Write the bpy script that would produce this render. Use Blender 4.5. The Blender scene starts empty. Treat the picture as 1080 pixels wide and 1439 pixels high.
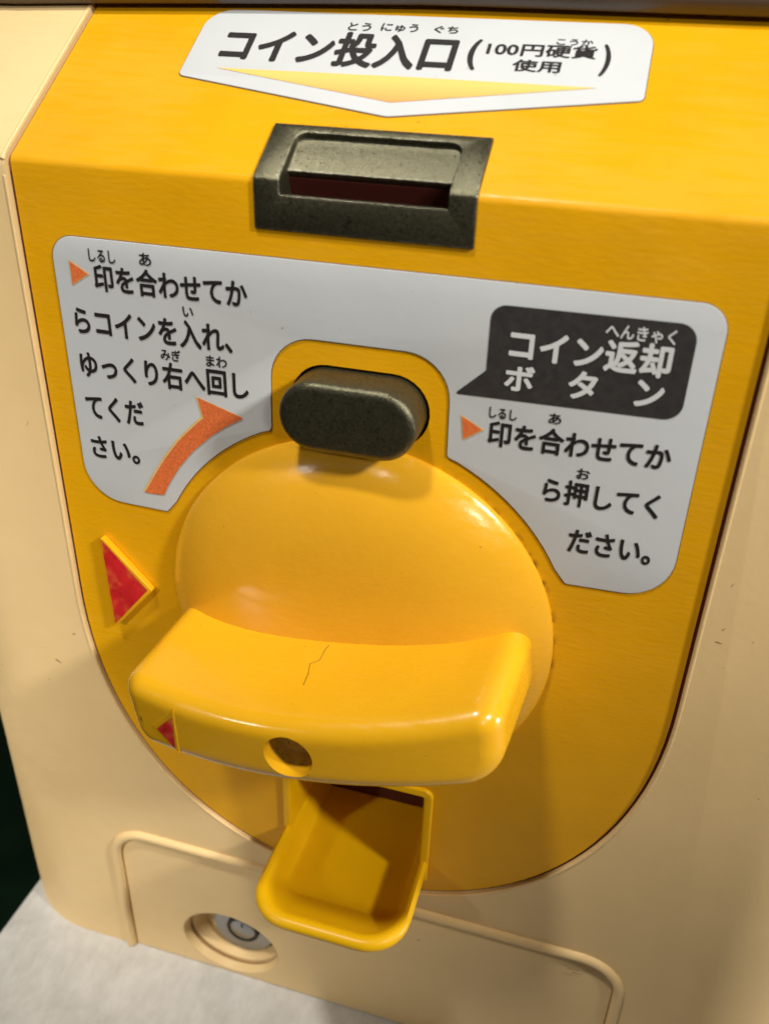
import bpy, bmesh, math, random
from math import sin, cos, pi, radians, sqrt
from mathutils import Vector, Matrix

# ------------------------------------------------------------------ camera
S = 0.01                      # everything below is written in centimetres
ZB = 11.62                    # the foot of the machine lies this far below the knob's centre
sc = bpy.context.scene
col = sc.collection

def V(x, y, z):
    return Vector((x * S, y * S, (z + ZB) * S))

cam_d = bpy.data.cameras.new('camera')
cam = bpy.data.objects.new('camera', cam_d)
col.objects.link(cam)
cam.location = V(3.8843749, -12.2866236, 9.5748574)
cam.rotation_mode = 'XYZ'
cam.rotation_euler = (1.0517418, -0.0289991, 0.2866621)
cam_d.sensor_fit = 'VERTICAL'
cam_d.sensor_height = 36.0
cam_d.lens = 1256.77 / 1439 * 36.0
cam_d.clip_start = 0.005
cam_d.clip_end = 50
cam_d.dof.use_dof = True
cam_d.dof.focus_distance = 0.155
cam_d.dof.aperture_fstop = 20
sc.camera = cam

# ------------------------------------------------------------------ world and lamps
w = bpy.data.worlds.new('World')
sc.world = w
w.use_nodes = True
bg = w.node_tree.nodes['Background']
bg.inputs[0].default_value = (1.0, 0.93, 0.82, 1)
bg.inputs[1].default_value = 0.02

def lamp(name, pos, target, power, size, color, size_y=None):
    d = bpy.data.lights.new(name, 'AREA')
    d.energy = power
    d.color = color
    d.shape = 'RECTANGLE' if size_y else 'DISK'
    d.size = size
    if size_y: d.size_y = size_y
    o = bpy.data.objects.new(name, d)
    col.objects.link(o)
    o.location = pos
    o.rotation_euler = (Vector(target) - Vector(pos)).to_track_quat('-Z', 'Y').to_euler()
    return o

T0 = (0, 0, 0.13)
def spot(name, pos, target, power, size, angle, color):
    d = bpy.data.lights.new(name, 'SPOT')
    d.energy = power; d.color = color; d.shadow_soft_size = size
    d.spot_size = radians(angle); d.spot_blend = 1.0
    o = bpy.data.objects.new(name, d); col.objects.link(o)
    o.location = pos
    o.rotation_euler = (Vector(target) - Vector(pos)).to_track_quat('-Z', 'Y').to_euler()
    return o
WARM = (1.0, 0.95, 0.87)
spot('shaped_spot', (-0.11, -0.215, 0.80), (-0.02, 0, 0.22), 13.8, 0.034, 31, WARM)  # overhead lamp, its cone shaped to let the lower right fall dark
spot('shaped_spot', (-0.42, -0.55, 0.38), (-0.125, 0, 0.070), 15.0, 0.045, 20.5, WARM)  # added fill from the left front to brighten the lower left
spot('shaped_spot', (-0.05, -0.60, 0.52), (-0.06, 0, 0.235), 2.2, 0.020, 20, WARM)
spot('shaped_spot', (0.50, -0.60, 0.50), (0, 0, 0.235), 6.5, 0.05, 22, WARM)
spot('shaped_spot', (0.60, -0.25, 0.60), (0.065, 0, 0.205), 25.0, 0.04, 21.5, WARM)  # right-hand light, its cone shaped to keep the lower right dim
lamp('side_lamp', (0.90, 0.10, 0.10), (0.05, 0, 0.09), 4.6, 0.10, WARM)

sc.view_settings.view_transform = 'Standard'
sc.view_settings.look = 'None'
sc.view_settings.gamma = 1
sc.view_settings.use_curve_mapping = False
sc.view_settings.exposure = 0.0
sc.cycles.max_bounces = 10
sc.cycles.use_denoising = True

# ------------------------------------------------------------------ frames (local u, v, w -> world)
TH = radians(34.7); CT, ST = cos(TH), sin(TH)
ZF = 7.35                                     # height of the fold

def front(y0=0.0):
    return lambda u, v, ww: (u, y0 - ww, v)
def slope(n0=0.0):
    return lambda u, v, ww: (u, v * CT - (ww + n0) * ST, ZF + v * ST + (ww + n0) * CT)

# ------------------------------------------------------------------ material helpers
def mat(name, base, rough=0.4, metal=0.0, var=0.0, vscale=120, bump=0.0, bscale=2500, spec=0.5, coat=0.0,
        sss=0.0, bevel=0.0, dark=None, darkscale=600, darkamt=0.0, scratch=0.0, stretch=None, wear_glint=0.0, darkthr=0.62, darkw=0.1):
    m = bpy.data.materials.new(name)
    m.use_nodes = True
    nt = m.node_tree; N = nt.nodes; Lk = nt.links
    b = N['Principled BSDF']
    b.inputs['Base Color'].default_value = (*base, 1)
    b.inputs['Roughness'].default_value = rough
    b.inputs['Metallic'].default_value = metal
    b.inputs['Specular IOR Level'].default_value = spec
    b.inputs['Coat Weight'].default_value = coat
    b.inputs['Coat Roughness'].default_value = 0.12
    if sss:
        b.inputs['Subsurface Weight'].default_value = sss
        b.inputs['Subsurface Radius'].default_value = (0.004, 0.002, 0.0006)
        b.inputs['Subsurface Scale'].default_value = 0.5
    tc = N.new('ShaderNodeTexCoord')
    m['tc'] = 1
    out = None
    if var:
        n = N.new('ShaderNodeTexNoise'); n.inputs['Scale'].default_value = vscale
        n.inputs['Detail'].default_value = 6; n.inputs['Roughness'].default_value = 0.6
        Lk.new(tc.outputs['Object'], n.inputs['Vector'])
        r = N.new('ShaderNodeMapRange')
        r.inputs[1].default_value = 0.3; r.inputs[2].default_value = 0.7
        r.inputs[3].default_value = 1 - var; r.inputs[4].default_value = 1 + var
        Lk.new(n.outputs['Fac'], r.inputs[0])
        mx = N.new('ShaderNodeVectorMath'); mx.operation = 'SCALE'
        mx.inputs[0].default_value = base
        Lk.new(r.outputs[0], mx.inputs['Scale'])
        out = mx.outputs[0]
        r2 = N.new('ShaderNodeMapRange')
        r2.inputs[3].default_value = rough * 0.8; r2.inputs[4].default_value = min(1, rough * 1.3)
        r2.inputs[1].default_value = 0.3; r2.inputs[2].default_value = 0.7
        Lk.new(n.outputs['Fac'], r2.inputs[0]); Lk.new(r2.outputs[0], b.inputs['Roughness'])
    if dark:
        n = N.new('ShaderNodeTexNoise'); n.inputs['Scale'].default_value = darkscale
        n.inputs['Detail'].default_value = 3
        Lk.new(tc.outputs['Object'], n.inputs['Vector'])
        r = N.new('ShaderNodeMapRange'); r.inputs[1].default_value = darkthr; r.inputs[2].default_value = darkthr + darkw
        r.inputs[4].default_value = darkamt
        Lk.new(n.outputs['Fac'], r.inputs[0])
        mx = N.new('ShaderNodeMix'); mx.data_type = 'RGBA'
        mx.inputs[6].default_value = (*base, 1)
        if out: Lk.new(out, mx.inputs[6])
        mx.inputs[7].default_value = (*dark, 1)
        Lk.new(r.outputs[0], mx.inputs[0]); out = mx.outputs[2]
    if wear_glint:                                  # rubbed edges, lightened in colour to paint in bright highlights as well
        bv = N.new('ShaderNodeBevel'); bv.samples = 8; bv.inputs['Radius'].default_value = wear_glint * S
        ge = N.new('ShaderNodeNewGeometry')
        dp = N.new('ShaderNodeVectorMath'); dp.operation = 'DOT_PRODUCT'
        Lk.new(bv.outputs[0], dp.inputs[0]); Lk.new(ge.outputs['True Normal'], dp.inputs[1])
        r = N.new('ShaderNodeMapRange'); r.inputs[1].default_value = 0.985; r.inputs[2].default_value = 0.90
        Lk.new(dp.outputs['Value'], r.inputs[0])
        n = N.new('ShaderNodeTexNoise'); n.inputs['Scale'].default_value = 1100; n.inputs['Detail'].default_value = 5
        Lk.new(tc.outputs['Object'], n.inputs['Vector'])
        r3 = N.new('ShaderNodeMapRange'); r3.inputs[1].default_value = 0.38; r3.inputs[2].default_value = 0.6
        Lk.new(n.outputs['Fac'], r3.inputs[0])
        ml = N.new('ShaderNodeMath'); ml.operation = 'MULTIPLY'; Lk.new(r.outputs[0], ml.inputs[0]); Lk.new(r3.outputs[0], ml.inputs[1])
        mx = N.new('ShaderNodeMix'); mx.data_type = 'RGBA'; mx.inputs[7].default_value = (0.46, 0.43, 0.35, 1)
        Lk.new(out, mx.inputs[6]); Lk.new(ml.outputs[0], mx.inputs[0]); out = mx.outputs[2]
    if out: Lk.new(out, b.inputs['Base Color'])
    if scratch:
        mp = N.new('ShaderNodeMapping'); mp.inputs['Scale'].default_value = (0.12, 1, 1); mp.inputs['Rotation'].default_value = (0.2, 0.35, 0.1)
        Lk.new(tc.outputs['Object'], mp.inputs['Vector'])
        n = N.new('ShaderNodeTexNoise'); n.inputs['Scale'].default_value = 900; n.inputs['Detail'].default_value = 5
        Lk.new(mp.outputs[0], n.inputs['Vector'])
        n2 = N.new('ShaderNodeTexNoise'); n2.inputs['Scale'].default_value = 45; n2.inputs['Detail'].default_value = 4
        Lk.new(tc.outputs['Object'], n2.inputs['Vector'])
        ml = N.new('ShaderNodeMath'); ml.operation = 'MULTIPLY'
        Lk.new(n.outputs['Fac'], ml.inputs[0]); Lk.new(n2.outputs['Fac'], ml.inputs[1])
        r = N.new('ShaderNodeMapRange'); r.inputs[1].default_value = 0.16; r.inputs[2].default_value = 0.36
        r.inputs[3].default_value = rough * 0.75; r.inputs[4].default_value = rough + scratch
        Lk.new(ml.outputs[0], r.inputs[0])
        for l in list(b.inputs['Roughness'].links): Lk.remove(l)
        Lk.new(r.outputs[0], b.inputs['Roughness'])
    nrm = None
    if bevel:
        bv = N.new('ShaderNodeBevel'); bv.samples = 6; bv.inputs['Radius'].default_value = bevel * S
        nrm = bv.outputs[0]
    if bump:
        n = N.new('ShaderNodeTexNoise'); n.inputs['Scale'].default_value = bscale
        n.inputs['Detail'].default_value = 4
        Lk.new(tc.outputs['Object'], n.inputs['Vector'])
        if stretch:
            mp = N.new('ShaderNodeMapping'); mp.inputs['Scale'].default_value = stretch
            Lk.new(tc.outputs['Object'], mp.inputs['Vector']); Lk.new(mp.outputs[0], n.inputs['Vector'])
        bm_ = N.new('ShaderNodeBump'); bm_.inputs['Strength'].default_value = bump
        bm_.inputs['Distance'].default_value = 0.0003
        Lk.new(n.outputs['Fac'], bm_.inputs['Height'])
        if nrm: Lk.new(nrm, bm_.inputs['Normal'])
        nrm = bm_.outputs[0]
    if nrm: Lk.new(nrm, b.inputs['Normal'])
    return m

M = {}
M['panel'] = mat('yellow_panel_plastic', (0.74, 0.365, 0.004), 0.36, spec=0.3, scratch=0.2, stretch=(0.3, 1, 1), var=0.06, vscale=60, bump=0.16, bscale=1500, sss=0.0,
                 bevel=0.0, dark=(0.10, 0.05, 0.01), darkscale=450, darkamt=0.0)
M['knob'] = mat('yellow_knob_plastic', (0.80, 0.405, 0.020), 0.18, spec=0.5, scratch=0.16, var=0.04, vscale=70, bump=0.12, bscale=900, coat=0.15)
M['handle'] = mat('yellow_handle_plastic', (0.76, 0.395, 0.010), 0.18, spec=0.45, scratch=0.16, var=0.04, vscale=80, bump=0.08, bscale=600, coat=0.25)
M['tray'] = mat('lemon_tray_plastic', (0.80, 0.45, 0.003), 0.34, spec=0.3, var=0.06, vscale=90, bump=0.08, bscale=500, bevel=0.02)
M['cream'] = mat('cream_plastic', (0.81, 0.585, 0.285), 0.40, spec=0.3, scratch=0.2, var=0.05, vscale=30, bump=0.10, bscale=800, bevel=0.05)
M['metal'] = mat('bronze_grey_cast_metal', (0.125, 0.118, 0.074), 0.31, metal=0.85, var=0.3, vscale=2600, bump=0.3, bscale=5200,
                 bevel=0.0, wear_glint=0.05, dark=(0.015, 0.022, 0.010), darkscale=1300, darkamt=0.7)
M['hole'] = mat('dark_red_chute_and_shade', (0.06, 0.006, 0.002), 0.6)
M['gap_shade'] = mat('dark_red_gap_shade', (0.10, 0.008, 0.003), 0.6)
M['label'] = mat('pale_grey_label_film', (0.57, 0.595, 0.61), 0.42, spec=0.3, var=0.03, vscale=40, bump=0.05, bscale=600)
M['ink'] = mat('charcoal_print', (0.016, 0.014, 0.014), 0.45)
M['bubble'] = mat('dark_brown_grey_print', (0.035, 0.031, 0.030), 0.45, var=0.08, vscale=900)
M['white_ink'] = mat('white_print', (0.66, 0.67, 0.68), 0.45)
M['orange_ink'] = mat('orange_print', (0.72, 0.165, 0.045), 0.45, var=0.22, vscale=2200)
M['halo_ink'] = mat('pale_orange_print', (0.78, 0.50, 0.18), 0.45, var=0.1, vscale=1500)
M['red'] = mat('worn_red_paint', (0.55, 0.018, 0.02), 0.3, var=0.2, vscale=300, dark=(0.80, 0.30, 0.05), darkscale=260, darkamt=0.62, darkthr=0.47, darkw=0.26)
M['steel'] = mat('grey_lock_steel', (0.33, 0.34, 0.36), 0.28, metal=0.8, bevel=0.02)
M['black'] = mat('black_rubber', (0.012, 0.012, 0.012), 0.5)
M['dirt_and_shade'] = mat('dark_dirt_and_shade', (0.045, 0.022, 0.006), 0.8)
M['scuff'] = mat('grey_brown_scuff', (0.33, 0.22, 0.11), 0.7)
M['grime'] = mat('grimy_yellow_plastic', (0.52, 0.31, 0.04), 0.5, var=0.25, vscale=700, dark=(0.10, 0.06, 0.015), darkscale=2200, darkamt=0.8, darkthr=0.62)
M['edge'] = mat('dark_label_edge', (0.16, 0.10, 0.05), 0.6)  # dark outline showing just outside each label
M['brown'] = mat('brown_tinted_plastic', (0.075, 0.05, 0.032), 0.28, var=0.1, vscale=60, bevel=0.04)
M['green_floor'] = mat('dark_green_floor', (0.02, 0.075, 0.03), 0.9, var=0.3, vscale=20)

def specks(m, scale, thr, colr, amt, ring=None):
    """tiny dark specks; ring=(x, z, r0, r1, threshold): grime caught in a ring round the knob"""
    nt = m.node_tree; N = nt.nodes; Lk = nt.links; b = N['Principled BSDF']
    src = b.inputs['Base Color'].links[0].from_socket
    tc = N.new('ShaderNodeTexCoord')
    def noise(sc_, lo, hi, det=2):
        n = N.new('ShaderNodeTexNoise'); n.inputs['Scale'].default_value = sc_; n.inputs['Detail'].default_value = det
        Lk.new(tc.outputs['Object'], n.inputs['Vector'])
        r = N.new('ShaderNodeMapRange'); r.inputs[1].default_value = lo; r.inputs[2].default_value = hi
        Lk.new(n.outputs['Fac'], r.inputs[0]); return r.outputs[0]
    fac = noise(scale, thr, thr + 0.02)
    k = N.new('ShaderNodeMath'); k.operation = 'MULTIPLY'; k.inputs[1].default_value = amt
    Lk.new(fac, k.inputs[0]); fac = k.outputs[0]
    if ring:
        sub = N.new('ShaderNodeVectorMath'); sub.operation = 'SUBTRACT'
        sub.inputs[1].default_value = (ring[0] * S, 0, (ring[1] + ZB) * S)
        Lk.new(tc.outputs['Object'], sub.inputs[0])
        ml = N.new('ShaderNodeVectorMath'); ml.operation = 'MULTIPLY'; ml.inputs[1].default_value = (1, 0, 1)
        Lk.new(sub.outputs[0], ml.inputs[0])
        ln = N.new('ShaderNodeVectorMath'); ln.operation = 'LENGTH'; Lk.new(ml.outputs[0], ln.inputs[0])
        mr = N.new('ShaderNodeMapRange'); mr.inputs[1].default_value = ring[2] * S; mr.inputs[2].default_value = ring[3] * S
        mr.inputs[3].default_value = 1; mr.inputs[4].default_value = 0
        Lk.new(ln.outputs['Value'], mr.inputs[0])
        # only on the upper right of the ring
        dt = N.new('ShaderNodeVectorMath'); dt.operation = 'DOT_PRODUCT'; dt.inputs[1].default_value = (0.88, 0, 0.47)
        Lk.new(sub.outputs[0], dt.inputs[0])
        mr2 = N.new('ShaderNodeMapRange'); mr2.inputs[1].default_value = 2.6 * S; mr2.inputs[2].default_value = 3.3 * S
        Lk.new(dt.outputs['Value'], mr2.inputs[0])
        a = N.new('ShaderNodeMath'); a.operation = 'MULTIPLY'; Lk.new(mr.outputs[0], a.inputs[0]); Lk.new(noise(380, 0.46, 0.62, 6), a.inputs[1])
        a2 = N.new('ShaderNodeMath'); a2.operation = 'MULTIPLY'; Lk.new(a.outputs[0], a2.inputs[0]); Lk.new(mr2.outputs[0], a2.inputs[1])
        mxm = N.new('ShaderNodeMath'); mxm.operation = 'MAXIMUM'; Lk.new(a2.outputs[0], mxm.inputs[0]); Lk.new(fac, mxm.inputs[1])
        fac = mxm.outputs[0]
    mx = N.new('ShaderNodeMix'); mx.data_type = 'RGBA'; mx.inputs[7].default_value = (*colr, 1)
    Lk.new(src, mx.inputs[6]); Lk.new(fac, mx.inputs[0]); Lk.new(mx.outputs[2], b.inputs['Base Color'])
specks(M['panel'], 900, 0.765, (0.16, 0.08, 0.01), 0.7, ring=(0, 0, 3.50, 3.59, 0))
specks(M['knob'], 900, 0.765, (0.20, 0.09, 0.02), 0.6)
specks(M['handle'], 1000, 0.765, (0.14, 0.06, 0.01), 0.6)
specks(M['cream'], 1000, 0.775, (0.25, 0.15, 0.06), 0.6)
specks(M['label'], 900, 0.76, (0.22, 0.20, 0.18), 0.6)

def white_top():
    m = bpy.data.materials.new('white_marbled_laminate'); m.use_nodes = True
    nt = m.node_tree; N = nt.nodes; Lk = nt.links; b = N['Principled BSDF']
    b.inputs['Roughness'].default_value = 0.5
    tc = N.new('ShaderNodeTexCoord')
    n = N.new('ShaderNodeTexNoise'); n.inputs['Scale'].default_value = 90; n.inputs['Detail'].default_value = 8
    n.inputs['Roughness'].default_value = 0.62; n.inputs['Distortion'].default_value = 0.3
    Lk.new(tc.outputs['Object'], n.inputs['Vector'])
    cr = N.new('ShaderNodeValToRGB'); e = cr.color_ramp.elements
    nf = N.new('ShaderNodeTexNoise'); nf.inputs['Scale'].default_value = 420; nf.inputs['Detail'].default_value = 8; nf.inputs['Roughness'].default_value = 0.75
    mp = N.new('ShaderNodeMapping'); mp.inputs['Scale'].default_value = (1, 0.35, 1); mp.inputs['Rotation'].default_value = (0, 0, 0.7)
    Lk.new(tc.outputs['Object'], mp.inputs['Vector']); Lk.new(mp.outputs[0], nf.inputs['Vector'])
    ma = N.new('ShaderNodeMix'); ma.inputs[0].default_value = 0.45
    Lk.new(n.outputs['Fac'], ma.inputs[2]); Lk.new(nf.outputs['Fac'], ma.inputs[3])
    e[0].position = 0.30; e[0].color = (0.46, 0.45, 0.42, 1)
    e[1].position = 0.58; e[1].color = (0.64, 0.64, 0.62, 1)
    Lk.new(ma.outputs[0], cr.inputs['Fac']); Lk.new(cr.outputs[0], b.inputs['Base Color'])
    return m
M['white_top'] = white_top()

def arrow_gradient():                       # the printed yellow arrow fades to orange at its tip
    m = bpy.data.materials.new('yellow_to_orange_print'); m.use_nodes = True
    nt = m.node_tree; N = nt.nodes; Lk = nt.links; b = N['Principled BSDF']
    b.inputs['Roughness'].default_value = 0.45
    tc = N.new('ShaderNodeTexCoord'); sp = N.new('ShaderNodeSeparateXYZ')
    Lk.new(tc.outputs['Generated'], sp.inputs[0])
    cr = N.new('ShaderNodeValToRGB'); e = cr.color_ramp.elements
    e[0].position = 0.0; e[0].color = (0.78, 0.36, 0.10, 1)
    e[1].position = 0.8; e[1].color = (0.80, 0.56, 0.15, 1)
    Lk.new(sp.outputs[2], cr.inputs['Fac']); Lk.new(cr.outputs[0], b.inputs['Base Color'])
    return m
M['grad'] = arrow_gradient()

# ------------------------------------------------------------------ mesh helpers
def link(name, me, m, parent=None):
    o = bpy.data.objects.new(name, me)
    col.objects.link(o)
    if m: me.materials.clear(); me.materials.append(m)
    if parent:
        o.parent = parent
        o.matrix_parent_inverse = Matrix.Translation(-parent.location)
    return o

def mesh(verts, faces, frame=None, smooth=False, angle=None):
    me = bpy.data.meshes.new('m')
    f = frame or (lambda a, b, c: (a, b, c))
    me.from_pydata([V(*f(*v)) for v in verts], [], faces)
    me.validate()
    bm = bmesh.new(); bm.from_mesh(me)
    bmesh.ops.remove_doubles(bm, verts=bm.verts, dist=1e-7)
    bmesh.ops.recalc_face_normals(bm, faces=bm.faces)
    bm.to_mesh(me); bm.free()
    shade(me, smooth, angle)
    return me

def shade(me, smooth, angle=None):
    for p in me.polygons: p.use_smooth = smooth
    if smooth and angle:
        bm = bmesh.new(); bm.from_mesh(me)
        for e in bm.edges:
            e.smooth = not (len(e.link_faces) == 2 and e.calc_face_angle(0) > radians(angle))
        bm.to_mesh(me); bm.free()

def evaluate(o):
    dg = bpy.context.evaluated_depsgraph_get()
    dg.update()
    return bpy.data.meshes.new_from_object(o.evaluated_get(dg))

def cut(me, cutters, op='DIFFERENCE'):
    """boolean of meshes, applied; nothing is left behind"""
    o = bpy.data.objects.new('t', me); col.objects.link(o)
    tmp = []
    for c in cutters:
        k = bpy.data.objects.new('k', c); col.objects.link(k); tmp.append(k)
        md = o.modifiers.new('b', 'BOOLEAN'); md.operation = op; md.solver = 'EXACT'; md.object = k
    r = evaluate(o)
    for k in tmp + [o]: bpy.data.objects.remove(k)
    return r

def plate(loops, frame, h, bevel=0.0, base=0.0, res=3):
    """flat solid with the given outline (first loop) and holes, from w=base to base+h"""
    cu = bpy.data.curves.new('c', 'CURVE'); cu.dimensions = '2D'; cu.fill_mode = 'BOTH'
    for lp in loops:
        sp = cu.splines.new('POLY'); sp.points.add(len(lp) - 1)
        for p, q in zip(sp.points, lp): p.co = (q[0], q[1], 0, 1)
        sp.use_cyclic_u = True
    cu.extrude = h / 2 - bevel
    cu.bevel_depth = bevel; cu.bevel_resolution = res; cu.offset = -bevel
    o = bpy.data.objects.new('t', cu); col.objects.link(o)
    me = evaluate(o); bpy.data.objects.remove(o)
    vs = [(v.co.x, v.co.y, v.co.z + h / 2 + base) for v in me.vertices]
    fs = [tuple(p.vertices) for p in me.polygons]
    r = mesh(vs, fs, frame)
    if bevel: shade(r, True, 50)
    return r

def flat(loop, frame, w0):
    """printed shape: one filled outline lying at height w0"""
    cu = bpy.data.curves.new('c', 'CURVE'); cu.dimensions = '2D'; cu.fill_mode = 'BOTH'
    sp = cu.splines.new('POLY'); sp.points.add(len(loop) - 1)
    for p, q in zip(sp.points, loop): p.co = (q[0], q[1], 0, 1)
    sp.use_cyclic_u = True
    o = bpy.data.objects.new('t', cu); col.objects.link(o)
    me = evaluate(o); bpy.data.objects.remove(o)
    return mesh([(v.co.x, v.co.y, w0) for v in me.vertices], [tuple(p.vertices) for p in me.polygons], frame)

def fillet(pts, n=8):
    """pts: (x, y, radius) -> rounded outline"""
    out = []
    L = len(pts)
    for i in range(L):
        p0, p1, p2 = Vector(pts[i - 1][:2]), Vector(pts[i][:2]), Vector(pts[(i + 1) % L][:2])
        r = pts[i][2] if len(pts[i]) > 2 else 0
        if r <= 0: out.append(tuple(p1)); continue
        a, b = (p0 - p1), (p2 - p1)
        ang = a.angle(b)
        d = min(r / math.tan(ang / 2), a.length * 0.49, b.length * 0.49)
        r = d * math.tan(ang / 2)
        c = p1 + (a.normalized() + b.normalized()).normalized() * (r / sin(ang / 2))
        s, e = p1 + a.normalized() * d - c, p1 + b.normalized() * d - c
        sa = math.atan2(s.y, s.x); da = math.atan2(e.y, e.x) - sa
        while da > pi: da -= 2 * pi
        while da < -pi: da += 2 * pi
        for k in range(n + 1):
            t = sa + da * k / n
            out.append((c.x + r * cos(t), c.y + r * sin(t)))
    return out

def loft(rings, frame=None, cap0=True, cap1=True, smooth=True, angle=40, closed=True):
    vs, fs = [], []
    n = len(rings[0])
    for r in rings: vs += r
    for i in range(len(rings) - 1):
        for j in range(n if closed else n - 1):
            k = (j + 1) % n
            fs.append((i * n + j, i * n + k, (i + 1) * n + k, (i + 1) * n + j))
    if cap0: fs.append(tuple(range(n)))
    if cap1: fs.append(tuple((len(rings) - 1) * n + j for j in range(n)))
    return mesh(vs, fs, frame, smooth, angle)

def tube(path, r, frame=None, n=10, closed=False, flat_=1.0):
    P = [Vector(p) for p in path]
    rings = []
    for i, p in enumerate(P):
        a = P[i - 1] if (i or closed) else P[0]
        b = P[(i + 1) % len(P)] if (i < len(P) - 1 or closed) else P[-1]
        t = (b - a).normalized()
        up = Vector((0, 0, 1)) if abs(t.z) < 0.95 else Vector((0, 1, 0))
        s = t.cross(up).normalized(); u = s.cross(t).normalized()
        rings.append([tuple(p + s * (r * cos(q)) + u * (r * flat_ * sin(q))) for q in [2 * pi * k / n for k in range(n)]])
    if closed: rings.append(rings[0])
    return loft(rings, frame, not closed, not closed, True, 60)

def lathe(prof, n=96, frame=None, cx=0, cy=0, angle=35, cap0=True, cap1=True):
    """prof: (radius, w)"""
    return loft([[(cx + r * cos(2 * pi * k / n), cy + r * sin(2 * pi * k / n), ww) for k in range(n)] for r, ww in prof],
                frame, cap0, cap1, True, angle)

def rounded(me, width, ang=30, seg=3):
    o = bpy.data.objects.new('t', me); col.objects.link(o)
    md = o.modifiers.new('b', 'BEVEL'); md.width = width * S; md.segments = seg; md.limit_method = 'ANGLE'; md.angle_limit = radians(ang)
    md.use_clamp_overlap = True; md.miter_outer = 'MITER_ARC'
    r = evaluate(o); bpy.data.objects.remove(o); return r

def join(meshes):
    bm = bmesh.new()
    for m in meshes: bm.from_mesh(m)
    me = bpy.data.meshes.new('j'); bm.to_mesh(me); bm.free()
    return me

def text_raw(s):
    cu = bpy.data.curves.new('t', 'FONT'); cu.body = s; cu.resolution_u = 4
    o = bpy.data.objects.new('t', cu); col.objects.link(o)
    me = evaluate(o); bpy.data.objects.remove(o)
    return [(v.co.x, v.co.y) for v in me.vertices], [tuple(p.vertices) for p in me.polygons]

def lettering(s, frame, u0, u1, v0, v1, ww, m, parent, weight=0.014):
    """one printed line; the strokes are thickened by printing it several times round a small circle"""
    vs, fs = text_raw(s)
    gv, _ = text_raw(s[0]) if len(s) > 1 and s[0] not in 'へこ1' else (vs, fs)
    xs = [v[0] for v in vs]; ys = [v[1] for v in gv]
    ax = (u1 - u0) / (max(xs) - min(xs) + 2 * weight); ay = (v1 - v0) / (max(ys) - min(ys) + 2 * weight)
    K = 8; av, af = [], []
    for k in range(K):
        dx, dy = weight * cos(2 * pi * k / K), weight * sin(2 * pi * k / K)
        o = len(av)
        av += [(u0 + (x + dx + weight - min(xs)) * ax, v0 + (y + dy + weight - min(ys)) * ay, ww + 0.0004 * k) for x, y in vs]
        af += [tuple(i + o for i in f) for f in fs]
    return link('lettering', mesh(av, af, frame), m, parent)

def empty(name, loc, label=None, cat=None):
    o = bpy.data.objects.new(name, None); col.objects.link(o)
    o.location = loc; o.empty_display_size = 0.02
    if label: o['label'] = label; o['category'] = cat
    return o

# ------------------------------------------------------------------ the setting
fl = link('floor', mesh([(-400, -300, -90), (400, -300, -90), (400, 400, -90), (-400, 400, -90)], [(0, 1, 2, 3)]), M['green_floor'])
fl['kind'] = 'structure'
# the white top the machine stands on; its left edge runs straight back past the machine's side
ct = plate([fillet([(-9.25, -30, .3), (45, -30, .3), (45, 45, .3), (-9.25, 45, .3)], 4)],
           lambda u, v, ww: (u, v, -11.62 + ww), 3.0, 0.12, base=-3.0)
co = link('display_counter', ct, M['white_top'])
co['label'] = 'white marbled counter top with grey smudges under the cream machine'
co['category'] = 'counter'

# ------------------------------------------------------------------ the machine
mach = empty('capsule_vending_machine', V(0, 5, -11.62),
             'cream and yellow coin operated capsule machine with a large yellow turning knob', 'vending machine')

def panel_side(W, z1, D, n=2.15, k=28):
    """right half of the panel's lower outline, from the side down to the middle"""
    return [(W * max(0, cos(t)) ** (2 / n), z1 - D * sin(t) ** (2 / n)) for t in [pi / 2 * i / k for i in range(k + 1)]]

def panel_loop(off, top):
    r = panel_side(5.60 + off, -0.5, 6.38 + off)
    l = [(-x, z) for x, z in reversed(r)][1:]
    return [(5.60 + off, top)] + r + l + [(-5.60 - off, top)]

# --- body: rounded plan, cut by the sloping top
BY = -0.07
RB = 2.5; HX = 7.2
plan = []
for k in range(13):
    a = pi + pi / 2 * k / 12
    plan.append((-HX + RB * cos(a), BY + RB + RB * sin(a)))
for k in range(13):
    a = -pi / 2 + pi / 2 * k / 12
    plan.append((HX + RB * cos(a), BY + RB + RB * sin(a)))
plan += [(HX + RB, 16), (-HX - RB, 16)]
body = loft([[(x, y, z) for x, y in plan] for z in (-11.62, 16)], None, True, True, False)
bm = bmesh.new(); bm.from_mesh(body)
nrm = Vector((0, -ST, CT)); pc = V(0, BY * 0.0, ZF) + nrm * (0.06 * S)
r = bmesh.ops.bisect_plane(bm, geom=bm.verts[:] + bm.edges[:] + bm.faces[:], plane_co=pc, plane_no=nrm, clear_outer=True)
ed = [e for e in r['geom_cut'] if isinstance(e, bmesh.types.BMEdge)]
bmesh.ops.holes_fill(bm, edges=ed, sides=0)
bmesh.ops.recalc_face_normals(bm, faces=bm.faces)
ed = [e for e in bm.edges if len(e.link_faces) == 2 and all(abs((v.co - pc).dot(nrm)) < 1e-6 for v in e.verts)]
bmesh.ops.bevel(bm, geom=ed, offset=0.14 * S, segments=5, profile=0.5, affect='EDGES')
bmesh.ops.recalc_face_normals(bm, faces=bm.faces)
bm.to_mesh(body); bm.free()

pocket_f = plate([panel_loop(0.06, 9.0)], front(0.42), 3.0)
pocket_s = loft([[(u, -6, -0.42), (u, 9, -0.42), (u, 9, 3), (u, -6, 3)] for u in (-5.66, 5.66)], slope(), True, True, False)
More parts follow.
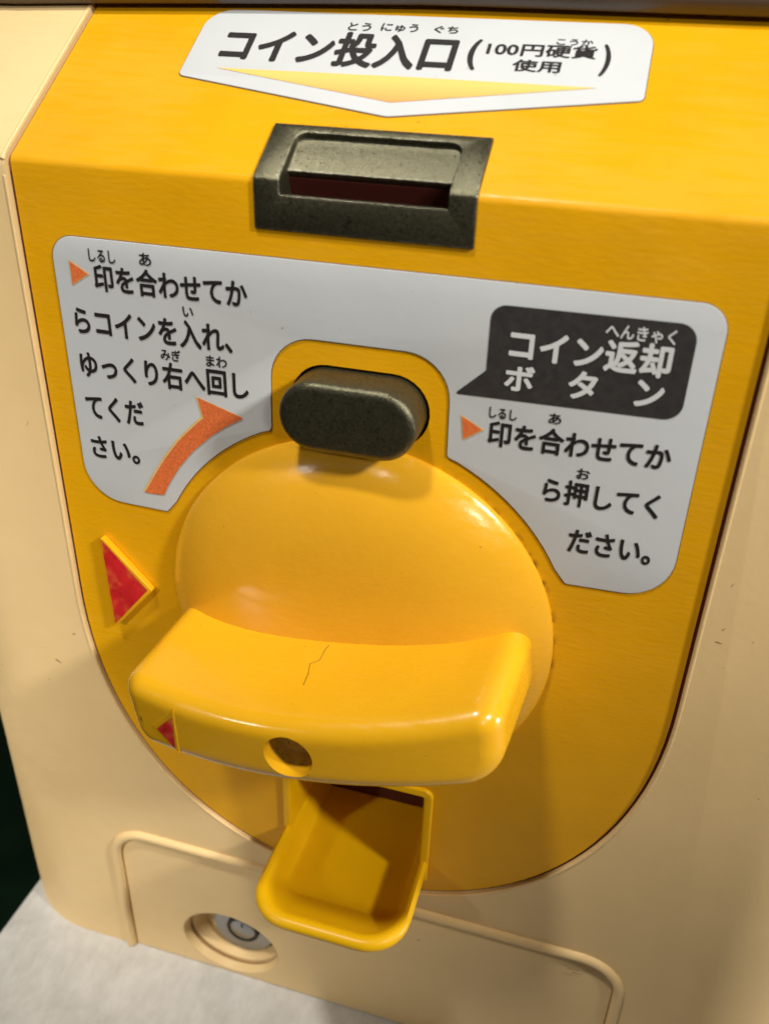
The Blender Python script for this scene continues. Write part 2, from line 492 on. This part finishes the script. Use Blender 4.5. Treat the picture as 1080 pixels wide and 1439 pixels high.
# the slope pocket must not bite the front below the fold: keep it behind y = 0.42
bm = bmesh.new(); bm.from_mesh(pocket_s)
pl = V(0, -0.35, 0)
r = bmesh.ops.bisect_plane(bm, geom=bm.verts[:] + bm.edges[:] + bm.faces[:], plane_co=V(0, 0, 6.9), plane_no=(0, 0, -1), clear_outer=True)
bmesh.ops.holes_fill(bm, edges=[e for e in r['geom_cut'] if isinstance(e, bmesh.types.BMEdge)], sides=0)
bmesh.ops.recalc_face_normals(bm, faces=bm.faces)
bm.to_mesh(pocket_s); bm.free()
well = loft([[(x, y, z) for x, y in ((-1.62, -1), (1.78, -1), (1.78, 2.6), (-1.62, 2.6))] for z in (-6.62, -3.6)], None, True, True, False)
slotwell = loft([[(x, y, z) for x, y in ((-1.5, -1), (1.55, -1), (1.55, 2.6), (-1.5, 2.6))] for z in (5.6, 12)], None, True, True, False)

def door_loop(off):
    return fillet([(-5.72 - off, -13), (5.78 + off, -13), (5.78 + off, -7.42 + off, 0.8 + off), (-5.72 - off, -7.42 + off, 0.8 + off)], 10)
pocket_d = plate([door_loop(0.07)], front(0.25), 1.0)
KX, KZ = -2.93, -10.46
cone = loft([[(KX - .10 + 1.22 * r * cos(2 * pi * k / 64), KZ + r * sin(2 * pi * k / 64), w_) for k in range(64)] for r, w_ in ((0.82, -0.62), (0.90, -0.35), (1.03, 0.08), (1.03, 0.6))], front(0), True, True, False)
body = cut(body, [pocket_f, pocket_s, pocket_d, cone, well, slotwell])
shade(body, True, 40)
link('body', body, M['cream'], mach)

# raised cream lip round the yellow panel
side = panel_side(5.69, -0.5, 6.47, k=40)
path = [(5.70, ZF - 0.25)] + side + [(-x, z) for x, z in reversed(side)][1:] + [(-5.70, ZF - 0.25)]
lipf = tube([(x, z, 0.045) for x, z in path], 0.04, front(0), 10)
lips = [tube([(s_ * 5.70, -0.06, 0.0), (s_ * 5.70, 0.15, 0.03), (s_ * 5.70, 4.2, 0.03)], 0.045, slope(0), 10) for s_ in (-1, 1)]
link('panel_lip', join([lipf] + lips), M['cream'], mach)

# --- door with its bead and lock
door = cut(plate([[(x, max(z, -11.60)) for x, z in door_loop(-0.02)]], front(0.02), 0.2, 0.03, base=-0.14), [cone])
door = join([door])
dr = link('service_door', door, M['cream'], mach)
dl = [p for p in fillet([(-5.72 - .1, -11.6), (-5.72 - .1, -7.42 + .1, 0.9), (5.78 + .1, -7.42 + .1, 0.9), (5.78 + .1, -11.6)], 12)]
link('door_bead', tube([(x, z, 0.065) for x, z in dl], 0.12, front(0), 12), M['cream'], dr)
lk = link('lock_face', lathe([(0.0, 0.02), (0.30, 0.02), (0.33, 0.0), (0.33, -0.06), (0.50, -0.06), (0.76, -0.02), (0.79, -0.06), (0.79, -0.2)], 48,
          front(0.40), KX + .02, KZ - .02, cap0=False), M['steel'], dr)
link('lock_ring', lathe([(0.34, -0.05), (0.34, 0.01), (0.36, 0.025), (0.40, 0.025), (0.42, 0.0), (0.42, -0.07)], 48, front(0.40), KX + .02, KZ - .02, cap0=False, cap1=False),
     M['black'], dr)

link('lock_keyway', plate([[(KX - .0, KZ + .10), (KX + .05, KZ + .10), (KX + .05, KZ + .24), (KX - .0, KZ + .24)]], front(0.40), 0.012, base=0.016), M['black'], dr)

# --- yellow front panel
def stadium(cx, cz, hx, hz, n=16):
    r = hz; d = hx - hz
    return [(cx + d + r * cos(a), cz + r * sin(a)) for a in [-pi / 2 + pi * k / n for k in range(n + 1)]] + \
           [(cx - d + r * cos(a), cz + r * sin(a)) for a in [pi / 2 + pi * k / n for k in range(n + 1)]]
BX, BZ = 0.02, 4.10
opening = fillet([(-1.42, -6.5, .3), (1.58, -6.5, .3), (1.58, -3.85, .1), (-1.42, -3.85, .1)], 5)
fz = 7.0
pf = plate([panel_loop(0.0, fz), stadium(BX, BZ, 1.13, 0.605), opening], front(0.2), 0.2)
# the fold and the slope: one profile swept across
rad = 0.16; prof = []
tl = rad * math.tan((pi / 2 - TH) / 2)
prof.append((0.0, fz))
c_y, c_z = rad, ZF - tl
for k in range(9):
    a = pi - (pi / 2 - TH) * k / 8
    prof.append((c_y + rad * cos(a), c_z + rad * sin(a)))
prof.append((5.0 * CT, ZF + 5.0 * ST))
prof += [(5.0 * CT + .2 * ST, ZF + 5.0 * ST - .2 * CT), (0.2, ZF - 0.12), (0.2, fz)]
ps = loft([[(x, y, z) for y, z in prof] for x in (-5.60, 5.60)], None, True, True, False)
ps = cut(ps, [loft([[(x, y, z) for x, y in ((-1.48, -1), (1.53, -1), (1.53, 0.88), (-1.48, 0.88))] for z in (6.0, 12)], None, True, True, False)])
notch = loft([[(x, y, z) for x, y in ((-1.48, -1), (1.53, -1), (1.53, 0.88), (-1.48, 0.88))] for z in (6.78, 12)], None, True, True, False)
pf = cut(pf, [notch])
pm = join([pf, ps])
shade(pm, True, 30)
panel = link('front_panel', pm, M['panel'], mach)
link('button_gap_shade', plate([stadium(BX, BZ, 1.4, 0.85)], front(0.40), 0.16), M['dirt_and_shade'], panel)  # added dark plate, painting the shade of the gap round the button
# dark red strip painted in for the shade of the gap between panel and body
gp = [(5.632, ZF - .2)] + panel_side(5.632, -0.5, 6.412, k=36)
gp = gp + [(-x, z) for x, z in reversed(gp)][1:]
link('panel_gap_shade', tube([(x, z, -0.06) for x, z in gp], 0.034, front(0), 6), M['gap_shade'], panel)
# red pointer on the panel
tri = [(-4.93, 0.86), (-3.95, -0.19), (-4.88, -1.27)]
pt = link('pointer_mark', plate([fillet([(x, z, .04) for x, z in tri], 3)], front(0), 0.14, 0.02), M['panel'], panel)
tri2 = [(-4.905, 0.77), (-4.05, -0.19), (-4.86, -1.16)]
link('red_paint', flat(tri2, front(0), 0.143), M['red'], panel)

# --- coin slot: cast frame lying flush over the fold
hp = [(-0.045, 6.66), (-0.045, ZF - 0.03), (0.0, ZF + 0.025)]
def sl(s_, n_): return (s_ * CT - n_ * ST, ZF + s_ * ST + n_ * CT)
hp += [sl(1.02, 0.05), sl(1.02, -0.16), (1.1, 7.2), (1.1, 6.3), (0.06, 6.3), (0.06, 6.66)]
hp = [(-0.045, 6.66), (-0.045, ZF - 0.0), sl(0.03, 0.05), sl(1.06, 0.05), sl(1.06, 0.012), sl(0.98, 0.012)] + \
     [(0.80, 7.5), (0.80, 6.8), (0.012, 6.8), (0.012, 6.66)]
frame_m = loft([[(x, y, z) for y, z in hp] for x in (-1.60, 1.63)], None, True, True, False)
inner = loft([[(x, y, z) for y, z in hp] for x in (-1.46, 1.50)], None, True, True, False)
# pocket cut: rounded at its upper corners, falling towards the slot
cut_prof = [(-0.6, 7.16), (0.07, 7.16), (0.09, 6.0), (0.62, 6.0), (0.60, 7.05), sl(0.30, -0.20), sl(0.28, -0.09), sl(0.90, -0.06), sl(0.90, 0.36), (-0.6, 9.0)]
pk = loft([[(x, y, z) for y, z in cut_prof] for x in (-1.20, 1.24)], None, True, True, False)
bm = bmesh.new(); bm.from_mesh(pk)
sel = []
for e in bm.edges:
    a, b = e.verts
    ys = [v.co.y / S for v in e.verts]
    if abs(a.co.x - b.co.x) < 1e-6 and min(ys) > 0.45 and abs((a.co - b.co).length / S - 0.42) < 0.02: sel.append(e)
if sel: bmesh.ops.bevel(bm, geom=sel, offset=0.16 * S, segments=5, profile=0.5, affect='EDGES')
bm.to_mesh(pk); bm.free()
# the part of the frame that would stand in the panel's cut-out is trimmed to fit it
trim = [loft([[(x, y, z) for x, y in ((xa, 0.02), (xb, 0.02), (xb, 3), (xa, 3))] for z in (6.0, 6.6)], None, True, True, False) for xa, xb in ((-2, -1.46), (1.51, 2))]
frame_m = rounded(cut(frame_m, [pk]), 0.035)
shade(frame_m, True, 50)
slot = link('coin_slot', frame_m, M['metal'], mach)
ch = loft([[(x, y, z) for y, z in ((0.325, 7.338), (0.50, 6.9), (0.52, 6.0), (0.59, 6.0), (0.585, 7.04), (0.352, 7.345))] for x in (-1.2, 1.24)], None, True, True, False)
ch2 = loft([[(x, y, z) for y, z in ((0.21, 6.60), (0.21, 6.70), (0.50, 6.70), (0.50, 6.60))] for x in (-1.2, 1.24)], None, True, True, False)
link('slot_throat', join([ch, ch2]), M['hole'], slot)

# --- coin label on the slope
tag_ = fillet([(-3.52, 1.98, .10), (0.0, 1.36, .35), (3.52, 1.98, .10), (3.50, 3.55, .46), (-3.50, 3.55, .46)], 10)
lab1 = link('coin_label', plate([tag_], slope(), 0.022, 0.006), M['label'], mach)
LW = 0.029
def grow(loop, d):
    P = [Vector(p) for p in loop]; n = len(P); o = []
    for i in range(n):
        t = (P[(i + 1) % n] - P[i - 1]).normalized(); o.append(tuple(P[i] + Vector((t.y, -t.x)) * d))
    return o
def ccw(lp): return lp if sum(a[0] * b[1] - b[0] * a[1] for a, b in zip(lp, lp[1:] + lp[:1])) > 0 else lp[::-1]
link('label_edge', plate([grow(ccw(tag_), 0.014)], slope(), 0.008), M['edge'], lab1)
link('arrow_print', flat([(-2.94, 2.17), (0, 1.64), (2.86, 2.17), (0.2, 2.19)], slope(), LW), M['grad'], lab1)
for s, u0, u1, v0, v1, wt in [
    ('コイン投入口', -3.011, 0.727, 2.387, 2.997, .036),
    ('とう', -1.085, -0.718, 3.157, 3.338, .018), ('にゅう', -0.559, 0.025, 3.174, 3.351, .018), ('ぐち', 0.274, 0.648, 3.174, 3.338, .018),
    ('(', 0.905, 1.065, 2.405, 3.074, .030), (')', 2.835, 2.964, 2.41, 3.081, .030),
    ('100', 1.162, 1.628, 2.765, 2.992, .022), ('円硬貨', 1.667, 2.754, 2.752, 3.008, .020), ('使用', 1.596, 2.294, 2.428, 2.68, .022), ('こうか', 2.146, 2.67, 3.03, 3.165, .014)]:
    lettering(s, slope(), u0, u1, v0, v1, LW, M['ink'], lab1, wt)

# --- instruction label round the knob and button
RA = 3.78
half = [(5.09, 6.26, .38), (5.10, 1.60, .72)]
a0, a1 = math.asin(1.62 / RA), math.acos(1.45 / RA)
arc = [(RA * cos(a0 + (a1 - a0) * k / 14), RA * sin(a0 + (a1 - a0) * k / 14)) for k in range(15)]
right = half + [(3.52, 1.56, .08)] + [(x, z, 0) for x, z in arc[1:-1]] + [(1.46, 3.47, .08), (1.43, 5.09, .72)]
left = [(-p[0], p[1], p[2]) for p in reversed(right)]
ins = fillet(right + left, 9)
lab2 = link('instruction_label', plate([ins], front(), 0.024, 0.006), M['label'], mach)
LW2 = 0.031
link('label_edge', plate([grow(ccw(ins), 0.014)], front(), 0.008), M['edge'], lab2)
for s, u0, u1, v0, v1, wt in [
    ('印を合わせてか', -4.388, -1.767, 5.445, 5.872, .026), ('しるし', -4.433, -3.964, 5.907, 6.108, .018), ('あ', -3.551, -3.343, 5.93, 6.128, .018),
    ('らコインを入れ、', -4.854, -2.061, 4.704, 5.133, .026), ('い', -2.877, -2.697, 5.2, 5.363, .018),
    ('ゆっくり右へ回し', -4.867, -1.821, 3.943, 4.382, .026), ('みぎ', -3.339, -2.981, 4.434, 4.61, .018), ('まわ', -2.536, -2.175, 4.43, 4.618, .018),
    ('てくだ', -4.875, -3.766, 3.189, 3.596, .026), ('さい。', -4.882, -3.945, 2.431, 2.855, .026),
    ('印を合わせてか', 2.066, 4.731, 3.777, 4.196, .026), ('しるし', 2.055, 2.467, 4.237, 4.408, .018), ('あ', 2.934, 3.115, 4.275, 4.443, .018),
    ('ら押してく', 2.982, 4.708, 2.995, 3.384, .026), ('お', 3.446, 3.639, 3.453, 3.631, .018), ('ださい。', 3.468, 4.729, 2.172, 2.587, .026)]:
    lettering(s, front(), u0, u1, v0, v1, LW2, M['ink'], lab2, wt)
bub = fillet([(1.95, 5.945, .22), (4.74, 5.97, .25), (4.74, 4.58, .25), (1.51, 4.54, .02), (1.95, 4.96, .02)], 8)
link('speech_bubble', flat(bub, front(), LW2), M['bubble'], lab2)
for s, u0, u1, v0, v1, wt in [
    ('コイン返却', 2.249, 4.479, 5.205, 5.577, .034), ('ボ', 2.225, 2.656, 4.706, 5.101, .034), ('タ', 3.139, 3.542, 4.71, 5.137, .034),
    ('ン', 4.066, 4.459, 4.721, 5.12, .034), ('へんきゃく', 3.54, 4.473, 5.655, 5.865, .022)]:
    lettering(s, front(), u0, u1, v0, v1, LW2 + .006, M['white_ink'], lab2, wt)
arrow = [(-2.74, 3.86), (-1.94, 3.61), (-2.25, 3.42), (-2.55, 3.19), (-2.9, 2.86), (-3.2, 2.49), (-3.42, 2.14), (-3.55, 1.89), (-3.92, 1.88),
         (-3.67, 2.29), (-3.44, 2.64), (-3.15, 3.02), (-2.86, 3.32), (-2.66, 3.51)]
link('arrow_print', flat(arrow, front(), LW2 + .005), M['orange_ink'], lab2)
link('arrow_halo', flat([(x - .035, z + .02) for x, z in arrow], front(), LW2), M['halo_ink'], lab2)
for t in ([(-4.79, 5.87), (-4.49, 5.70), (-4.79, 5.51)], [(1.65, 4.19), (1.97, 4.02), (1.70, 3.83)]):
    cx = sum(p[0] for p in t) / 3; cz = sum(p[1] for p in t) / 3
    link('triangle_print', flat(t, front(), LW2 + .005), M['orange_ink'], lab2)
    link('triangle_halo', flat([(cx + (x - cx) * 1.16, cz + (z - cz) * 1.16) for x, z in t], front(), LW2), M['halo_ink'], lab2)

# --- coin return button
bt = []
for inset, ww in ((0, -0.2), (0, 0.61), (0.008, 0.645), (0.03, 0.675), (0.065, 0.698), (0.11, 0.71), (0.13, 0.7115), (0.4, 0.715)):
    bt.append([(x, z, ww) for x, z in stadium(BX, BZ, 1.08 - inset, 0.56 - inset, 20)])
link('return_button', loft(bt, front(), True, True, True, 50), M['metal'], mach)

# --- turning knob: low dome plus a smile-shaped grip, turned a few degrees
PH = radians(8.7)
def knobf(u, v, ww):
    return (u * cos(PH) - v * sin(PH), -ww, u * sin(PH) + v * cos(PH))
def dome(r): return 0.06 + 0.72 * max(0, 1 - (r / 3.5) ** 3.3) ** 0.78
prof = [(3.5, -0.12), (3.5, 0.05)] + [(r, dome(r)) for r in (3.49, 3.47, 3.44, 3.40, 3.35, 3.28, 3.2, 3.1, 3.0, 2.85, 2.7, 2.5, 2.25, 2.0, 1.7, 1.4, 1.1, 0.8, 0.5, 0.2)]
knob = link('turn_knob', lathe(prof, 128, knobf, angle=60), M['knob'], mach)

HL = 3.22
def grip_outline(n=44):
    top = lambda x: -0.02 + 0.30 * (x / 3.2) ** 2
    bot = lambda x: -1.30 + 0.10 * (x / 3.2) ** 2
    xs = [-HL + 2 * HL * k / 30 for k in range(31)]
    pts = [(x, bot(x), 0) for x in xs[1:-1]] + [(HL, top(HL) * 1 - 1.12, 0)]
    ol = [(-HL, bot(HL), 0.72)] + [(x, bot(x), 0) for x in xs[4:-6]] + [(HL - .04, bot(HL), 1.05)] + \
         [(HL, top(HL), 0.44)] + [(x, top(x), 0) for x in reversed(xs[4:-4])] + [(-HL, top(HL), 0.44)]
    return fillet(ol, 12)
def resample(pts, n):
    P = [Vector(p) for p in pts]; P.append(P[0])
    d = [0]
    for a, b in zip(P, P[1:]): d.append(d[-1] + (b - a).length)
    out = []; j = 0
    for k in range(n):
        t = d[-1] * k / n
        while d[j + 1] < t: j += 1
        f = (t - d[j]) / max(1e-9, d[j + 1] - d[j])
        out.append(P[j].lerp(P[j + 1], f))
    return out
full = resample(grip_outline(), 1200)
iL = min(range(1200), key=lambda i: full[i].x + 0.3 * abs(full[i].y + 0.45)); iR = max(range(1200), key=lambda i: full[i].x - 0.3 * abs(full[i].y + 0.45))
NH = 90
def run(a, b):
    n = (b - a) % 1200
    P = [full[(a + k) % 1200] for k in range(n + 1)]
    d = [0]
    for p, q in zip(P, P[1:]): d.append(d[-1] + (q - p).length)
    out = []; j = 0
    for k in range(NH):
        t = d[-1] * (k + 0.5) / NH
        while d[j + 1] < t: j += 1
        out.append(P[j].lerp(P[j + 1], (t - d[j]) / max(1e-9, d[j + 1] - d[j])))
    return out
OL = run(iL, iR) + run(iR, iL)              # under side left to right, then the top right to left
def offset(P, d):
    n = len(P); o = []
    for i in range(n):
        t = (P[(i + 1) % n] - P[i - 1]).normalized()
        o.append(P[i] + Vector((-t.y, t.x)) * d)      # outline runs counter-clockwise: left is inwards
    return o
def face_w(x): return 2.86 - 0.46 * (x / HL) ** 2
def lean(ww): return -0.17 * min(1, max(0, ww) / 2.4)
ER = 0.33
rings = []
for ww in (0.12, 0.6, 1.2, 1.8):
    rings.append([(p.x + lean(ww), p.y + (0.10 * (1 - ww / 2.6) if p.y > -0.6 else 0), ww) for p in OL])
for k in range(9):
    a = pi / 2 * k / 8
    q = offset(OL, ER * (1 - cos(a)))
    rings.append([(p.x + lean(2.2), p.y, face_w(p.x) - ER + ER * sin(a)) for p in q])
q = rings[-1]
n2 = 2 * NH; gv = []; gf = []
for r_ in rings: gv += r_
for i in range(len(rings) - 1):
    for j in range(n2):
        k = (j + 1) % n2
        gf.append((i * n2 + j, i * n2 + k, (i + 1) * n2 + k, (i + 1) * n2 + j))
gf.append(tuple(range(n2)))
top0 = (len(rings) - 1) * n2
ROWS = 8; idx = {}
for i in range(NH):
    idx[i, 0] = top0 + i; idx[i, ROWS] = top0 + n2 - 1 - i
    if i in (0, NH - 1): continue
    for m_ in range(1, ROWS):
        f = m_ / ROWS; a, b = q[i], q[n2 - 1 - i]
        x = a[0] * (1 - f) + b[0] * f
        idx[i, m_] = len(gv); gv.append((x, a[1] * (1 - f) + b[1] * f, face_w(x - lean(2.2))))
for i in range(1, NH - 2):
    for m_ in range(ROWS): gf.append((idx[i, m_], idx[i + 1, m_], idx[i + 1, m_ + 1], idx[i, m_ + 1]))
for i, i2 in ((0, 1), (NH - 1, NH - 2)): gf.append((idx[i, 0],) + tuple(idx[i2, m_] for m_ in range(ROWS + 1)) + (idx[i, ROWS],))
HXX, HZZ = -0.26, -0.66
grip = mesh(gv, gf, knobf, True, 60)
hole = lathe([(0.0, 2.30), (0.25, 2.32), (0.35, 2.38), (0.385, 2.5), (0.39, 2.80), (0.41, 2.86), (0.45, 2.92), (0.45, 3.4)], 48, knobf, HXX, HZZ, cap0=False)
grip = cut(grip, [hole])
shade(grip, True, 42)
link('grip', grip, M['handle'], knob)
link('hole_floor', lathe([(0.0, 2.306), (0.2, 2.322), (0.33, 2.375), (0.376, 2.50), (0.384, 2.62)], 40, knobf, HXX, HZZ, cap0=False, cap1=False), M['grime'], knob)
# pointer on the grip's left end
def fw(u): return face_w(u - lean(2.2))
tri = [(-2.86, -0.62), (-2.24, -0.10), (-2.37, -1.08)]
mk = [[(u, v, fw(u) - 0.25) for u, v in tri], [(u, v, fw(u) + 0.004) for u, v in tri],
      [((u - -2.50) * .93 - 2.50, (v + .61) * .93 - .61, fw(u) + 0.012) for u, v in tri]]
link('pointer_mark', loft(mk, knobf, True, True, False), M['handle'], knob)
tri = [(-2.74, -0.65), (-2.31, -0.28), (-2.43, -0.98)]
link('red_paint', mesh([(u, v, fw(u) + 0.016) for u, v in tri], [(0, 1, 2)], knobf), M['red'], knob)
# hairline crack on the grip's top
def gtop(u): return -0.02 + 0.30 * (u / 3.2) ** 2
ck = [(-0.25, 1.90), (-0.27, 1.62), (-0.33, 1.38), (-0.20, 1.27), (-0.20, 1.0), (-0.17, 0.86)]
link('crack', tube([(u, gtop(u) + 0.10 * (1 - ww / 2.6) + 0.001, ww) for u, ww in ck], 0.0045, knobf, 6), M['dirt_and_shade'], knob)

# --- coin return tray: a scoop with a rolled rim
TX = 0.09; TZ = -5.72
def uloop(hx, yf, r, yb, z, n=8):
    return [(x, y, z) for x, y in fillet([(TX - hx, yb, .02), (TX - hx, yf, r), (TX + hx, yf, r), (TX + hx, yb, .02)], n)]
rg = [uloop(1.067, -0.907, 0.26, 2.2, -6.42), uloop(1.164, -1.031, 0.35, 2.2, -6.42), uloop(1.198, -1.079, 0.39, 2.2, -6.405), uloop(1.222, -1.136, 0.42, 2.2, -6.37), uloop(1.242, -1.203, 0.47, 2.2, -6.32), uloop(1.305, -1.528, 0.59, 2.2, -6.09),
      uloop(1.368, -1.862, 0.68, 2.2, -5.86),
      uloop(1.397, -1.986, 0.73, 2.2, TZ - .04), uloop(1.436, -2.053, 0.76, 2.2, TZ), uloop(1.504, -2.158, 0.80, 2.2, TZ + .01), uloop(1.562, -2.244, 0.85, 2.2, TZ - .05),
      uloop(1.581, -2.263, 0.85, 2.2, TZ - .13), uloop(1.562, -2.235, 0.83, 2.2, TZ - .22), uloop(1.513, -2.101, 0.78, 2.2, TZ - .34), uloop(1.455, -1.528, 0.71, 2.2, TZ - .75),
      uloop(1.319, -1.050, 0.59, 2.2, -6.62)]
tray = link('coin_return_tray', loft(rg, None, True, True, True, 50), M['tray'], mach)
# cheeks and hood of the opening, standing a little proud of the panel
ck_out = fillet([(-1.49, -6.30, .03), (-1.31, -6.30, .03), (-1.31, -3.90, .04), (1.49, -3.90, .04), (1.49, -6.30, .03), (1.67, -6.30, .03), (1.67, -3.72, .2), (-1.49, -3.72, .2)], 5)
link('tray_frame', plate([ck_out], front(), 2.28, 0.03, base=-2.2), M['tray'], tray)
bk = loft([[(x, y, z) for x, y in ((-1.30, 1.9), (1.48, 1.9), (1.48, 2.1), (-1.30, 2.1))] for z in (-6.41, -3.91)], None, True, True, False)
link('tray_throat_shade', bk, M['hole'], tray)  # dark back plate painted in as the shade inside the machine

# --- the brown housing that overhangs the slope at the top
hv = []
for k in range(25):
    X = -12 + 24 * k / 24
    s0 = 3.29 + 0.36 * min(1, max(0, (X + 7.2) / 7.5)) ** 0.8 - 0.004 * max(0, X)
    hv.append([(X, s0 + .02, 0.13), (X, s0, 0.20), (X, s0 - .0, 0.30), (X, s0 + .04, 0.38), (X, s0 + 0.55, 0.75), (X, s0 + 4.0, 3.2), (X, s0 + 4.4, 2.9), (X, s0 + 2.5, 0.13)])
link('upper_housing', loft(hv, slope(), True, True, True, 30), M['brown'], mach)

# --- a few scuffs and scratches on the cream shell
random.seed(4)
def scuff(x, z, L_, a, wd, yy, parent):
    ca, sa = cos(a), sin(a)
    pts = [(-L_ / 2, 0), (-L_ * .2, -wd / 2), (L_ * .3, -wd * .35), (L_ / 2, 0), (L_ * .25, wd * .3), (-L_ * .25, wd / 2)]
    me = flat([(x + p * ca - q * sa, z + p * sa + q * ca) for p, q in pts], front(yy), 0.002)
    link('scuff_mark', me, M['scuff'], parent)
bodyo = [o for o in mach.children if o.name == 'body'][0]
for x, z, L_, a, wd in ((-5.92, -1.72, .08, .3, .04), (-6.42, -2.55, .18, -.5, .045), (5.98, 1.02, .13, -.1, .03), (6.00, 1.28, .08, .9, .02), (5.96, 2.1, .10, 1.2, .012), (-6.1, 2.9, .12, 1.1, .012)):
    scuff(x, z, L_, a, wd, BY, bodyo)
for x, z, L_, a, wd in ((4.90, -7.84, .34, .06, .018), (4.98, -7.93, .28, .03, .02), (4.86, -8.03, .40, .05, .014), (1.6, -8.3, .1, .6, .03)):
    scuff(x, z, L_, a, wd, -0.041, dr)
